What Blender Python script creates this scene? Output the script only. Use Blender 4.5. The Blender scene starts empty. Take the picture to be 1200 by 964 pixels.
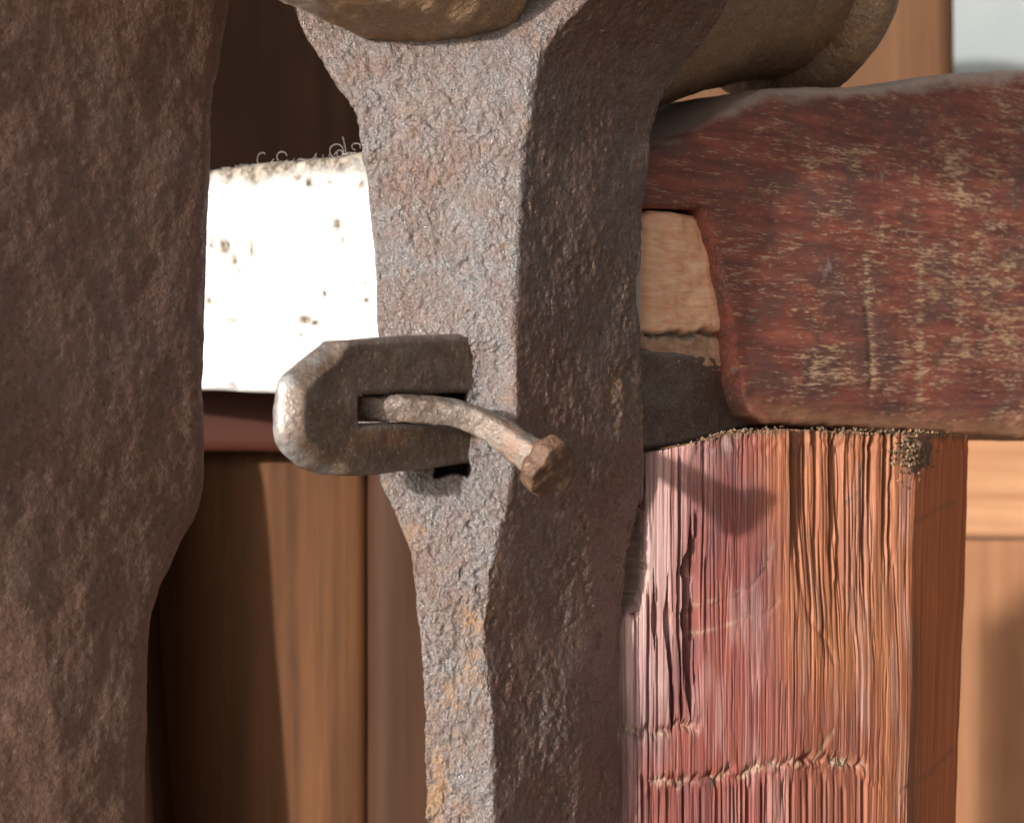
import bpy, math, random
import numpy as np
from mathutils import Vector

random.seed(7)
rng = np.random.default_rng(7)
SC = bpy.context.scene
COL = SC.collection

# ------------------------------------------------------------------ camera
K = 0.25e-3          # metres per photo pixel at the vise leg
D = 0.60             # camera distance to the leg
cam_d = bpy.data.cameras.new('camera')
cam = bpy.data.objects.new('camera', cam_d); COL.objects.link(cam)
cam.location = (0, -D, 0); cam.rotation_euler = (math.radians(90), 0, 0)
cam_d.sensor_width = 36.0; cam_d.lens = 36.0 * D / (1200 * K)
cam_d.clip_start = 0.01; cam_d.clip_end = 50
cam_d.dof.use_dof = True; cam_d.dof.focus_distance = D + 0.006
cam_d.dof.aperture_fstop = 72.0 / 3.1
SC.camera = cam

# ------------------------------------------------------------------ light
SUN_AZ = math.radians(52.5)      # travel direction in plan, from +X toward +Y
SUN_EL = math.radians(9)
sd = Vector((math.cos(SUN_AZ)*math.cos(SUN_EL), math.sin(SUN_AZ)*math.cos(SUN_EL), -math.sin(SUN_EL)))
sun_d = bpy.data.lights.new('sun', 'SUN'); sun_d.energy = 3.1; sun_d.angle = math.radians(1.5)
sun_d.color = (1.0, 0.965, 0.92)
sun = bpy.data.objects.new('sun', sun_d); COL.objects.link(sun)
sun.rotation_euler = sd.to_track_quat('-Z', 'Y').to_euler(); sun.location = (-1, -1, 1)
W = bpy.data.worlds.new('World'); SC.world = W; W.use_nodes = True
wn = W.node_tree.nodes; wl = W.node_tree.links
sky = wn.new('ShaderNodeTexSky'); sky.sky_type = 'NISHITA'; sky.sun_disc = False
sky.sun_elevation = SUN_EL; sky.sun_rotation = math.atan2(-sd.x, -sd.y)
sky.air_density = 0.45; sky.dust_density = 5.0; sky.ozone_density = 0.3
hs = wn.new('ShaderNodeHueSaturation'); hs.inputs['Saturation'].default_value = 0.22      # hazy air, greyer than a clear sky
wl.new(sky.outputs['Color'], hs.inputs['Color']); wl.new(hs.outputs['Color'], wn['Background'].inputs['Color'])
wn['Background'].inputs['Strength'].default_value = 0.10
vs = SC.view_settings
vs.view_transform = 'Standard'; vs.look = 'None'; vs.exposure = 1.12; vs.gamma = 1.0; vs.use_curve_mapping = False
SC.cycles.use_denoising = True; SC.cycles.denoising_prefilter = 'ACCURATE'; SC.cycles.denoising_input_passes = 'RGB_ALBEDO_NORMAL'; SC.cycles.use_adaptive_sampling = False; SC.render.filter_size = 1.2
SC.cycles.sample_clamp_indirect = 4.0

# ------------------------------------------------------------------ noise (numpy)
def _hash(ix, iy, iz, seed):
    h = (ix.astype(np.int64)*374761393 + iy.astype(np.int64)*668265263 + iz.astype(np.int64)*2147483029 + seed*144665) & 0xffffffff
    h = ((h ^ (h >> 13)) * 1274126177) & 0xffffffff
    h = ((h ^ (h >> 16)) * 2246822519) & 0xffffffff
    return ((h ^ (h >> 15)) & 0xffffff) / float(0xffffff)
def vnoise(p, seed=0):
    f = np.floor(p); i = f.astype(np.int64); t = p - f
    t = t*t*t*(t*(t*6-15)+10)
    r = 0
    for a in (0, 1):
        wx = t[:, 0] if a else 1-t[:, 0]
        for b in (0, 1):
            wy = t[:, 1] if b else 1-t[:, 1]
            for c in (0, 1):
                wz = t[:, 2] if c else 1-t[:, 2]
                r = r + _hash(i[:, 0]+a, i[:, 1]+b, i[:, 2]+c, seed)*wx*wy*wz
    return r*2-1
def fbm(p, size, octv=4, seed=0, gain=0.5):
    """size: feature size in metres (scalar or 3 values)"""
    q = p/np.asarray(size); r = 0; a = 1.0; tot = 0
    for o in range(octv):
        r = r + a*vnoise(q*(2.03**o)+o*17.3, seed+o*31); tot += a; a *= gain
    return r/tot
def sstep(a, b, x):
    t = np.clip((x-a)/(b-a), 0, 1); return t*t*(3-2*t)

# ------------------------------------------------------------------ projection helpers (photo measurements -> metres)
def P(px, py, y):
    s = K*(D+y)/D
    return np.array([(px-600)*s, y, (482-py)*s])
def proj(V):
    s = K*(D+V[:, 1])/D
    return 600+V[:, 0]/s, 482-V[:, 2]/s
def curve(pts):
    """photo polyline as px(py), smoothed a little"""
    a = np.array(sorted(pts, key=lambda q: q[1]), float)
    def f(py): return float(np.interp(py, a[:, 1], a[:, 0]))
    return f
def seg_dist(x, y, pts):
    d = np.full(x.shape, 1e9); side = np.zeros(x.shape)
    for (x0, y0), (x1, y1) in zip(pts[:-1], pts[1:]):
        dx, dy = x1-x0, y1-y0; L = dx*dx+dy*dy
        t = np.clip(((x-x0)*dx+(y-y0)*dy)/L, 0, 1)
        d = np.minimum(d, np.hypot(x-x0-t*dx, y-y0-t*dy))
    return d
def poly_sd(x, y, pts):
    """signed distance, positive inside"""
    pts = [tuple(p) for p in pts]
    d = seg_dist(x, y, pts+[pts[0]])
    ins = np.zeros(x.shape, bool)
    n = len(pts)
    for i in range(n):
        x0, y0 = pts[i]; x1, y1 = pts[(i+1) % n]
        if y0 == y1: continue
        c = ((y0 > y) != (y1 > y)) & (x < (x1-x0)*(y-y0)/(y1-y0)+x0)
        ins ^= c
    return np.where(ins, d, -d)

# ------------------------------------------------------------------ mesh helpers
def make_obj(name, V, F, mat, parent=None, attrs=None, smooth=True):
    me = bpy.data.meshes.new(name)
    V = np.asarray(V, np.float32)
    ls = np.array([len(f) for f in F], np.int32) if not isinstance(F, np.ndarray) else np.full(len(F), F.shape[1], np.int32)
    flat = F.ravel().astype(np.int32) if isinstance(F, np.ndarray) else np.concatenate([np.asarray(f, np.int32) for f in F])
    me.vertices.add(len(V)); me.vertices.foreach_set('co', V.ravel())
    me.loops.add(len(flat)); me.loops.foreach_set('vertex_index', flat)
    me.polygons.add(len(ls))
    me.polygons.foreach_set('loop_start', np.concatenate([[0], np.cumsum(ls)[:-1]]).astype(np.int32))
    me.polygons.foreach_set('loop_total', ls)
    me.update(calc_edges=True); me.validate()
    me.polygons.foreach_set('use_smooth', np.full(len(ls), smooth))
    for k, v in (attrs or {}).items():
        at = me.attributes.new(k, 'FLOAT', 'POINT'); at.data.foreach_set('value', np.asarray(v, np.float32))
    me.materials.append(mat)
    o = bpy.data.objects.new(name, me); COL.objects.link(o)
    if parent: o.parent = parent
    return o
def tag(o, label, cat, group=None, kind=None):
    o['label'] = label; o['category'] = cat
    if group: o['group'] = group
    if kind: o['kind'] = kind
    return o
def empty(name, loc):
    o = bpy.data.objects.new(name, None); COL.objects.link(o); o.location = loc; o.empty_display_size = 0.02
    return o
def put(o, parent):
    """parent while keeping world placement (parents are unrotated empties)"""
    o.parent = parent
    o.location = Vector(o.location) - Vector(parent.location)
    return o
def grid_normals(R):
    du = np.roll(R, -1, 1) - np.roll(R, 1, 1)
    dv = np.empty_like(R); dv[1:-1] = R[2:]-R[:-2]; dv[0] = R[1]-R[0]; dv[-1] = R[-1]-R[-2]
    n = np.cross(du, dv); n /= np.linalg.norm(n, axis=2, keepdims=True)+1e-12
    return n
def loft_faces(nr, m):
    i, j = np.meshgrid(np.arange(nr-1), np.arange(m), indexing='ij'); j2 = (j+1) % m
    return np.stack([i*m+j, i*m+j2, (i+1)*m+j2, (i+1)*m+j], -1).reshape(-1, 4)
def loft(name, R, mat, disp=None, attrs_fn=None, parent=None, caps=True, flip=False):
    """R: rings (nr, m, 3), counter-clockwise seen against travel"""
    nr, m, _ = R.shape
    N = grid_normals(R)
    if flip: N = -N
    V = R.reshape(-1, 3).copy(); at = None
    if disp is not None:
        d = disp(V, N.reshape(-1, 3))
        V = V + (N.reshape(-1, 3)*d[:, None] if d.ndim == 1 else d)
    if attrs_fn: at = attrs_fn(R.reshape(-1, 3))
    F = loft_faces(nr, m)
    if flip: F = F[:, ::-1]
    F = [tuple(f) for f in F] if caps else F
    if caps:
        c0 = len(V); V = np.vstack([V, V[:m].mean(0), V[-m-0:].mean(0) if False else V[(nr-1)*m:nr*m].mean(0)])
        for j in range(m):
            a, b = j, (j+1) % m
            t0 = (c0, b, a); t1 = (c0+1, (nr-1)*m+a, (nr-1)*m+b)
            F.append(t0[::-1] if flip else t0); F.append(t1[::-1] if flip else t1)
        if at: at = {k: np.concatenate([v, [0, 0]]) for k, v in at.items()}
    return make_obj(name, V, F, mat, parent, at)
def ring_from_corners(C, counts, soft=2, it=1):
    """closed polygon corners -> evenly counted points with rounded corners"""
    pts = []
    n = len(C)
    for i in range(n):
        a, b = C[i], C[(i+1) % n]
        t = np.arange(counts[i])/counts[i]
        pts.append(a+(b-a)*t[:, None])
    r = np.vstack(pts)
    for _ in range(it):
        ker = np.ones(2*soft+1)/(2*soft+1)
        r = sum(np.roll(r, k, 0)*w for k, w in zip(range(-soft, soft+1), ker))
    return r
def plate(name, sdf, bbox, step, frame, thick, rad, mat, disp=None, attrs_fn=None, parent=None):
    """solid slab cut to an outline. frame = (origin, u, v, n): n points to the viewer side."""
    O, U, Vv, Nn = frame
    x0, y0, x1, y1 = bbox
    gx = np.arange(x0, x1+step, step); gy = np.arange(y0, y1+step, step)
    X, Y = np.meshgrid(gx, gy, indexing='xy'); nx = len(gx); ny = len(gy)
    x = X.ravel().copy(); y = Y.ravel().copy()
    s = sdf(x, y)
    ok = s > -0.45*step
    e = step*0.2
    near = ok & (s < 0.55*step)
    for _ in range(2):
        sx = (sdf(x[near]+e, y[near])-sdf(x[near]-e, y[near]))/(2*e)
        sy = (sdf(x[near], y[near]+e)-sdf(x[near], y[near]-e))/(2*e)
        g = np.hypot(sx, sy)+1e-9
        sn = sdf(x[near], y[near])
        x[near] -= np.clip(sn, -step, step)*sx/g; y[near] -= np.clip(sn, -step, step)*sy/g
    s = np.maximum(sdf(x, y), 0)
    q = np.arange(nx*ny).reshape(ny, nx)
    F = np.stack([q[:-1, :-1], q[:-1, 1:], q[1:, 1:], q[1:, :-1]], -1).reshape(-1, 4)
    F = F[ok[F].all(1)]
    used = np.unique(F); remap = -np.ones(nx*ny, np.int64); remap[used] = np.arange(len(used))
    F = remap[F]; x, y, s = x[used], y[used], s[used]
    r = rad(x, y) if callable(rad) else np.full(len(x), rad)
    t = np.clip(s/r, 0, 1)
    dz = r*(0.12*(np.sqrt(np.clip(1-(1-t)**2, 0, 1))-1)+0.88*(t-1)) if callable(rad) else r*(np.sqrt(np.clip(1-(1-t)**2, 0, 1))-1)
    front = O + x[:, None]*U + y[:, None]*Vv + dz[:, None]*Nn
    back = O + x[:, None]*U + y[:, None]*Vv + (-thick-dz)[:, None]*Nn
    n = len(x)
    edges = {}
    for a, b in ((0, 1), (1, 2), (2, 3), (3, 0)):
        for p, q2 in zip(F[:, a], F[:, b]):
            k = (q2, p)
            if k in edges: del edges[k]
            else: edges[(p, q2)] = 1
    be = list(edges.keys())
    nxt = {p: q2 for p, q2 in be}; prv = {q2: p for p, q2 in be}
    bvs = np.array(list(nxt.keys())); nv = np.array([nxt[v] for v in bvs]); pv = np.array([prv[v] for v in bvs])
    for _ in range(4):
        front[bvs] = 0.5*front[bvs]+0.25*front[nv]+0.25*front[pv]; back[bvs] = 0.5*back[bvs]+0.25*back[nv]+0.25*back[pv]
    nw = max(2, int((thick-2*r.max())/(step*1.5)))
    bverts = sorted({v for e2 in be for v in e2}); bi = {v: i for i, v in enumerate(bverts)}
    bv = np.array(bverts)
    walls = []
    for k in range(1, nw):
        walls.append(front[bv]+(back[bv]-front[bv])*(k/nw))
    V = np.vstack([front, back]+walls)
    nb = len(bverts)
    def lv(v, k):
        if k == 0: return v
        if k == nw: return v+n
        return 2*n+(k-1)*nb+bi[v]
    W4 = []
    for a, b in be:
        for k in range(nw):
            W4.append((lv(b, k), lv(a, k), lv(a, k+1), lv(b, k+1)))
    FF = np.vstack([F, F[:, ::-1]+n, np.array(W4)])
    # vertex normals
    fn = np.cross(V[FF[:, 1]]-V[FF[:, 0]], V[FF[:, 3]]-V[FF[:, 0]])+np.cross(V[FF[:, 3]]-V[FF[:, 2]], V[FF[:, 1]]-V[FF[:, 2]])
    vn = np.zeros_like(V)
    for c in range(4): np.add.at(vn, FF[:, c], fn)
    vn /= np.linalg.norm(vn, axis=1, keepdims=True)+1e-15
    V0 = V.copy()
    if disp is not None: V = V+vn*disp(V0, vn)[:, None]
    return make_obj(name, V, FF, mat, parent, attrs_fn(V0) if attrs_fn else None)

# ------------------------------------------------------------------ material helpers
class Mat:
    def __init__(s, name):
        s.m = bpy.data.materials.new(name); s.m.use_nodes = True
        s.t = s.m.node_tree; s.n = s.t.nodes; s.l = s.t.links
        s.b = s.n['Principled BSDF']
        s.tc = s.n.new('ShaderNodeTexCoord')
        s.geo = s.n.new('ShaderNodeNewGeometry')
    def pos(s, scale=(1, 1, 1), rot=(0, 0, 0)):
        mp = s.n.new('ShaderNodeMapping'); mp.inputs['Scale'].default_value = scale; mp.inputs['Rotation'].default_value = rot
        s.l.new(s.tc.outputs['Object'], mp.inputs['Vector']); return mp.outputs['Vector']
    def noise(s, vec, scale, detail=4, rough=0.55, dist=0.0):
        t = s.n.new('ShaderNodeTexNoise'); t.inputs['Scale'].default_value = scale; t.inputs['Detail'].default_value = detail
        t.inputs['Roughness'].default_value = rough; t.inputs['Distortion'].default_value = dist
        s.l.new(vec, t.inputs['Vector']); return t.outputs['Fac']
    def voro(s, vec, scale, feature='F1'):
        t = s.n.new('ShaderNodeTexVoronoi'); t.inputs['Scale'].default_value = scale; t.feature = feature
        s.l.new(vec, t.inputs['Vector']); return t.outputs['Distance']
    def attr(s, name):
        a = s.n.new('ShaderNodeAttribute'); a.attribute_name = name; return a.outputs['Fac']
    def ramp(s, fac, stops):
        r = s.n.new('ShaderNodeValToRGB'); e = r.color_ramp.elements
        while len(e) < len(stops): e.new(0.5)
        for i, (p, c) in enumerate(stops):
            e[i].position = p; e[i].color = (c, c, c, 1) if isinstance(c, (int, float)) else (*c, 1)
        s.l.new(fac, r.inputs['Fac']); return r.outputs['Color']
    def mix(s, fac, a, b, mode='MIX'):
        m = s.n.new('ShaderNodeMix'); m.data_type = 'RGBA'; m.blend_type = mode
        for sock, v in ((m.inputs['Factor'], fac), (m.inputs['A'], a), (m.inputs['B'], b)):
            pass
        ia, ib, iff = m.inputs[6], m.inputs[7], m.inputs[0]
        for sock, v in ((iff, fac), (ia, a), (ib, b)):
            if hasattr(v, 'is_output') or isinstance(v, bpy.types.NodeSocket): s.l.new(v, sock)
            elif isinstance(v, tuple): sock.default_value = (*v, 1)
            else: sock.default_value = v
        return m.outputs[2]
    def math(s, op, a, b=None, clamp=False):
        m = s.n.new('ShaderNodeMath'); m.operation = op; m.use_clamp = clamp
        for i, v in enumerate((a, b)):
            if v is None: continue
            if isinstance(v, bpy.types.NodeSocket): s.l.new(v, m.inputs[i])
            else: m.inputs[i].default_value = v
        return m.outputs[0]
    def bump(s, h, strength, dist, prev=None):
        b = s.n.new('ShaderNodeBump'); b.inputs['Strength'].default_value = strength; b.inputs['Distance'].default_value = dist
        s.l.new(h, b.inputs['Height'])
        if prev: s.l.new(prev, b.inputs['Normal'])
        return b.outputs['Normal']
    def out(s, color=None, rough=None, normal=None, metal=None, spec=None, coat=None):
        for key, v in (('Base Color', color), ('Roughness', rough), ('Normal', normal), ('Metallic', metal), ('Specular IOR Level', spec), ('Coat Weight', coat)):
            if v is None: continue
            if isinstance(v, bpy.types.NodeSocket): s.l.new(v, s.b.inputs[key])
            elif isinstance(v, tuple): s.b.inputs[key].default_value = (*v, 1)
            else: s.b.inputs[key].default_value = v
        return s.m

def iron(name, grey, brown, orange, brownness=0.5, orange_amt=0.5, rough=(0.42, 0.7), metal=0.35, bump=1.0, fine=1500, speck=None):
    m = Mat(name); v = m.pos()
    big = m.noise(v, 28, 5, 0.6); mid = m.noise(v, 160, 5, 0.65); fin = m.noise(v, fine*0.8, 4, 0.65)
    f = m.math('ADD', m.math('MULTIPLY', big, 0.6), m.math('MULTIPLY', mid, 0.5))
    base = m.mix(m.ramp(f, [(0.5-brownness*0.25, 0.0), (0.85-brownness*0.45, 1.0)]), grey, brown)
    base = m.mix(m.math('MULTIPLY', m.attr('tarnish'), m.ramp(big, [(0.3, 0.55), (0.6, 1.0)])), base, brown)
    base = m.mix(m.ramp(fin, [(0.34, 0.6), (0.48, 0.0)]), base, tuple(c*0.4 for c in brown))
    base = m.mix(m.ramp(m.noise(v, fine*0.6, 3), [(0.60, 0.0), (0.72, 0.7)]), base, speck or tuple(min(1, c*1.45) for c in grey))
    on = m.math('ADD', m.math('MULTIPLY', m.noise(v, 90, 6, 0.72), 0.65), m.math('MULTIPLY', m.noise(v, 420, 4, 0.7), 0.35))
    om = m.ramp(m.math('ADD', on, m.math('MULTIPLY', m.attr('rust'), 0.16)), [(0.555, 0.0), (0.68, orange_amt)])
    om = m.math('MULTIPLY', om, m.ramp(fin, [(0.35, 0.35), (0.6, 1.0)]))
    base = m.mix(om, base, m.mix(mid, tuple(c*0.65 for c in orange), orange))
    base = m.mix(m.math('MULTIPLY', m.attr('bare'), m.ramp(mid, [(0.38, 0.1), (0.58, 1.0)])), base, (0.30, 0.285, 0.27))
    ro = m.math('ADD', m.math('MULTIPLY', m.ramp(mid, [(0.3, 0.0), (0.7, 1.0)]), rough[1]-rough[0]), rough[0])
    ro = m.math('ADD', ro, m.math('MULTIPLY', om, 0.25), True)
    ro = m.math('SUBTRACT', ro, m.ramp(m.noise(v, fine*0.7, 3), [(0.56, 0.0), (0.68, 0.22)]), True)
    n1 = m.bump(m.noise(v, fine*0.45, 4, 0.7), 1.0, 0.0011*bump)
    pits = m.ramp(m.voro(v, fine*0.2), [(0.0, 0.0), (0.33, 1.0)])
    n2 = m.bump(pits, 0.5, 0.00045*bump, n1)
    me = m.math('MULTIPLY', m.math('SUBTRACT', 1.0, om), metal)
    return m.out(base, ro, n2, me)
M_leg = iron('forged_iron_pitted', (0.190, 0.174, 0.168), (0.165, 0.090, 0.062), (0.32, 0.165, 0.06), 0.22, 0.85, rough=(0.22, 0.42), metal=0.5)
M_front = iron('forged_iron_rusty', (0.215, 0.145, 0.115), (0.185, 0.102, 0.074), (0.27, 0.125, 0.065), 0.75, 0.5, rough=(0.36, 0.6), metal=0.35, bump=0.5, fine=800)
M_strap = iron('wrought_strap_iron', (0.20, 0.15, 0.115), (0.118, 0.070, 0.046), (0.33, 0.15, 0.05), 0.55, 0.6, rough=(0.30, 0.5), metal=0.35, bump=0.35, speck=(0.40, 0.30, 0.19))
M_nail = iron('nail_iron', (0.25, 0.21, 0.18), (0.165, 0.11, 0.078), (0.30, 0.14, 0.06), 0.5, 0.8, rough=(0.36, 0.6), bump=0.6)
M_head = iron('nail_head_rust', (0.16, 0.105, 0.07), (0.12, 0.066, 0.042), (0.22, 0.095, 0.04), 0.8, 0.7, rough=(0.42, 0.65), bump=0.7)
M_box = iron('bronze_brown_iron', (0.36, 0.245, 0.16), (0.26, 0.155, 0.095), (0.48, 0.27, 0.11), 0.5, 0.7, rough=(0.28, 0.5), metal=0.45, bump=1.0, fine=1100, speck=(0.55, 0.38, 0.18))

Z1 = np.array([0, 0, 1.0])
c45 = math.sqrt(0.5)
FA = math.radians(50.3); U_IN = np.array([math.cos(FA), math.sin(FA), 0]); U_RT = np.array([math.sin(FA), -math.cos(FA), 0])     # into the bench / along the bench front
N_F = -U_IN; N_S = U_RT
U_FR = np.array([math.cos(math.radians(5)), math.sin(math.radians(5)), 0]); N_L = np.array([U_FR[1], -U_FR[0], 0])   # the leg's worn front facet

def along(Q, d, px):
    """move from Q along d until the photo column px"""
    q = (px-600)*K/D
    t = (q*(D+Q[1])-Q[0])/(d[0]-q*d[1])
    return Q+d*t
def solve(Q, d, cv, z):
    R = Q.copy()
    for _ in range(4):
        py = 482-z/(K*(D+R[1])/D); R = along(Q, d, cv(py))
    R[2] = z; return R

FLOOR = -0.55
# ------------------------------------------------------------------ fixed vise leg
Lc = curve([(322, -20), (330, 0), (346, 32), (384, 86), (414, 128), (421, 175), (430, 230), (436, 300), (439, 400), (440, 480), (442, 560), (459, 598), (478, 640), (486, 690), (493, 760), (496, 830), (497, 964), (498, 1200), (240, -140), (200, -240)])
Mc = curve([(850, -240), (800, -100), (745, -40), (690, 0), (655, 32), (632, 66), (622, 105), (613, 200), (606, 300), (602, 390), (605, 480), (601, 560), (587, 620), (575, 680), (568, 745), (574, 800), (579, 850), (578, 964), (578, 1200)])
Rc = curve([(1010, -240), (930, -100), (885, -30), (862, 0), (842, 38), (803, 88), (780, 122), (768, 160), (763, 200), (757, 262), (754, 310), (746, 328), (747, 345), (753, 385), (757, 450), (759, 520), (757, 560), (750, 605), (738, 660), (730, 740), (727, 850), (727, 1200)])
Kc = curve([(900, -240), (780, -40), (760, 0), (715, 60), (700, 100), (695, 300), (697, 480), (697, 560), (692, 640), (686, 720), (680, 800), (676, 964), (676, 1200)])
M0 = np.array([0.0015, -0.030, 0])
zs = np.concatenate([np.linspace(FLOOR, -0.140, 12)[:-1], np.arange(-0.140, 0.152, 0.00045), [0.156, 0.16, 0.165, 0.17]])
rings = []
for z in zs:
    m_ = solve(M0, U_FR, Mc, z)
    l_ = solve(m_, -U_FR, Lc, z)
    py = 482-z/K
    w = float(sstep(560, 720, np.array(py)))
    k_ = solve(m_, U_IN, Kc, z)
    ang = math.radians(50.5+w*6)
    r_ = solve(k_, np.array([math.cos(ang), math.sin(ang), 0]), Rc, z)
    bk = l_+U_IN*(np.dot(r_-m_, U_IN))*0.9 ; bk[2] = z
    r2 = r_-U_RT*0.010+U_IN*0.003*w; r2[2] = z
    rings.append(ring_from_corners([l_, m_, k_, r_, bk], [110, 80, 46, 16, 30], 2, 2))
R = np.array(rings)
def smooth_rows(R, k, a, b):
    for _ in range(k):
        S = R.copy(); S[a:b] = (R[a-1:b-1]+2*R[a:b]+R[a+1:b+1])/4; R = S
    return R
R = smooth_rows(R, 10, 12, len(zs)-6)
def leg_disp(V, N):
    px, py = proj(V)
    d = 0.0014*fbm(V, 0.03, 3, 1) + 0.00030*fbm(V, 0.005, 3, 5)
    am = 0.55+0.75*sstep(-0.35, 0.35, fbm(V, 0.014, 3, 12)); am = am*np.where((N @ N_S) > 0.9, 0.8, 1.0)
    d += am*(0.00040*fbm(V, 0.0017, 2, 9, 0.6)+0.00035*np.minimum(fbm(V, 0.0036, 2, 11), 0.1))
    pit = fbm(V, 0.0045, 2, 21); d -= 0.0006*sstep(0.5, 0.8, pit)
    front = (N @ N_L) > 0.85
    hole = sstep(0, 3, np.minimum(np.minimum(px-510, 550-px), np.minimum(py-394, 558-py))+4*fbm(V, 0.004, 2, 13))
    d = np.where(front, d-0.020*hole, d)
    dent = np.exp(-((px-572)/26)**4-((py-450)/48)**4)
    d = np.where(front, d-0.0022*dent, d)
    side = (N @ N_S) > 0.9
    sp = np.exp(-((px-728)/10)**2-((py-470)/36)**2)*fbm(V, 0.004, 2, 77)
    d = np.where(side, d+0.0018*sp, d)
    return d
def leg_rust(V):
    px, py = proj(V)
    r = np.exp(-((px-482)/16)**2-((py-632)/26)**2)*0.9+np.exp(-((px-552)/16)**2-((py-745)/60)**2)*0.8
    r += np.exp(-((px-512)/14)**2-((py-925)/50)**2)*0.9+np.exp(-((px-455)/10)**2-((py-570)/10)**2)*0.8
    r += np.exp(-((px-730)/26)**2-((py-460)/60)**2)*0.5+np.exp(-((px-575)/30)**2-((py-470)/12)**2)*0.7
    r += np.exp(-((px-560)/40)**2-((py-20)/40)**2)*0.3 + 0.15*sstep(600, 800, py)*(px < 590)
    q = (V-M0) @ U_RT; me = np.array([0.0]);
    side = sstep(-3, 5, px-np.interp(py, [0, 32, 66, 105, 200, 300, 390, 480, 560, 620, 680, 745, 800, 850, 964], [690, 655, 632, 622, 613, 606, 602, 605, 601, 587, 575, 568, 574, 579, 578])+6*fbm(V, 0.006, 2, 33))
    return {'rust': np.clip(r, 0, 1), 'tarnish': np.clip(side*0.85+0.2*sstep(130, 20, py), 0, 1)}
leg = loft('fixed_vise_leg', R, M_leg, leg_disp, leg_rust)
tag(leg, 'pitted grey iron vise leg, pierced by the slotted strap with the bent nail', 'vise leg')

# ------------------------------------------------------------------ moving vise leg
Rf = curve([(275, -200), (268, 0), (262, 60), (253, 120), (247, 180), (243, 300), (242, 450), (245, 520), (243, 578), (237, 606), (215, 642), (192, 682), (181, 722), (177, 790), (175, 964), (174, 1200)])
Kf = curve([(262, -200), (255, 0), (238, 180), (233, 300), (232, 450), (236, 520), (233, 578), (224, 610), (200, 650), (180, 690), (165, 735), (157, 800), (148, 900), (146, 964), (146, 1200)])
Cf = curve([(-70, -200), (-70, 500), (-60, 620), (0, 690), (40, 722), (55, 790), (66, 880), (76, 964), (80, 1200)])
Bf = curve([(-90, -200), (-90, 560), (-60, 700), (-40, 800), (-40, 1200)])
E0 = P(243, 482, -0.030)
rings = []
zs = np.concatenate([np.linspace(FLOOR, -0.135, 12)[:-1], np.arange(-0.135, 0.135, 0.0010), [0.14, 0.15, 0.16, 0.17]])
for z in zs:
    k_ = solve(E0, U_IN, Kf, z); r_ = solve(k_, np.array([0.34, 0.94, 0]), Rf, z)
    c_ = solve(k_, U_IN, Cf, z)
    b_ = solve(c_, np.array([-0.74, -0.67, 0]), Bf, z)
    th = 0.030
    r2 = r_-U_RT*th; b2 = b_-U_RT*th*0.8; r2[2] = b2[2] = z
    rings.append(ring_from_corners([b_, c_, k_, r_, r2, b2], [20, 90, 12, 12, 20, 20], 2, 2))
R = smooth_rows(np.array(rings), 8, 12, len(zs)-6)
fl = loft('moving_vise_leg', R, M_front,
     lambda V, N: 0.0014*fbm(V, 0.03, 3, 41)+0.00022*fbm(V, 0.006, 3, 45)+0.00018*fbm(V, 0.0026, 2, 49), lambda V: {'rust': 0.1+0*V[:, 0]})
tag(fl, 'broad dark rusty iron vise leg standing in front of the sunlit pale board', 'vise leg')

# ------------------------------------------------------------------ slotted strap
S0 = along(M0-U_FR*0, -U_FR, 547); S0[2] = 0        # where the strap's side plane crosses the leg's front face
def strap_uv(px, py):
    Q = along(S0, U_IN, px); u = float(np.dot(Q-S0, U_IN)); v = (482-py)*K*(D+Q[1])/D
    return (u, v)
outer = [strap_uv(*p) for p in [(545, 391), (480, 394), (410, 397), (400, 399), (375, 418), (350, 439), (345, 446), (341, 480), (341, 506), (344, 520), (352, 532), (372, 549), (392, 556), (430, 556), (500, 550), (548, 544), (640, 538), (757, 528), (800, 521), (850, 508), (900, 494), (930, 480), (930, 440), (905, 424), (870, 418), (810, 412), (757, 407), (640, 398)]]
slot = [strap_uv(*p) for p in [(423, 463), (540, 461), (600, 461), (600, 495), (540, 493), (424, 495)]]
us = [p[0] for p in outer]; vs_ = [p[1] for p in outer]
tipu = min(us)
def strap_sdf(x, y): return np.minimum(poly_sd(x, y, outer), -poly_sd(x, y, slot))
st = plate('slotted_strap', strap_sdf, (min(us)-.001, min(vs_)-.001, max(us)+.001, max(vs_)+.001), 0.0006, (S0, U_IN, Z1, N_S), 0.0105, lambda x, y: 0.0013+0.0030*sstep(tipu+0.022, tipu+0.016, x), M_strap,
      lambda V, N: 0.0006*fbm(V, 0.02, 3, 61)+0.00012*fbm(V, 0.003, 3, 63),
      lambda V: {'rust': np.exp(-((proj(V)[0]-455)/40)**2-((proj(V)[1]-512)/14)**2)*0.7,
                 'bare': np.clip(sstep(0.0034, 0.0004, strap_sdf((V-S0) @ U_IN, V[:, 2]))*(0.35+0.65*sstep(tipu+0.022, tipu+0.012, (V-S0) @ U_IN)), 0, 1)})
tag(st, 'slotted iron strap with rounded tip passing through the pitted grey leg', 'iron strap')

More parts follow.
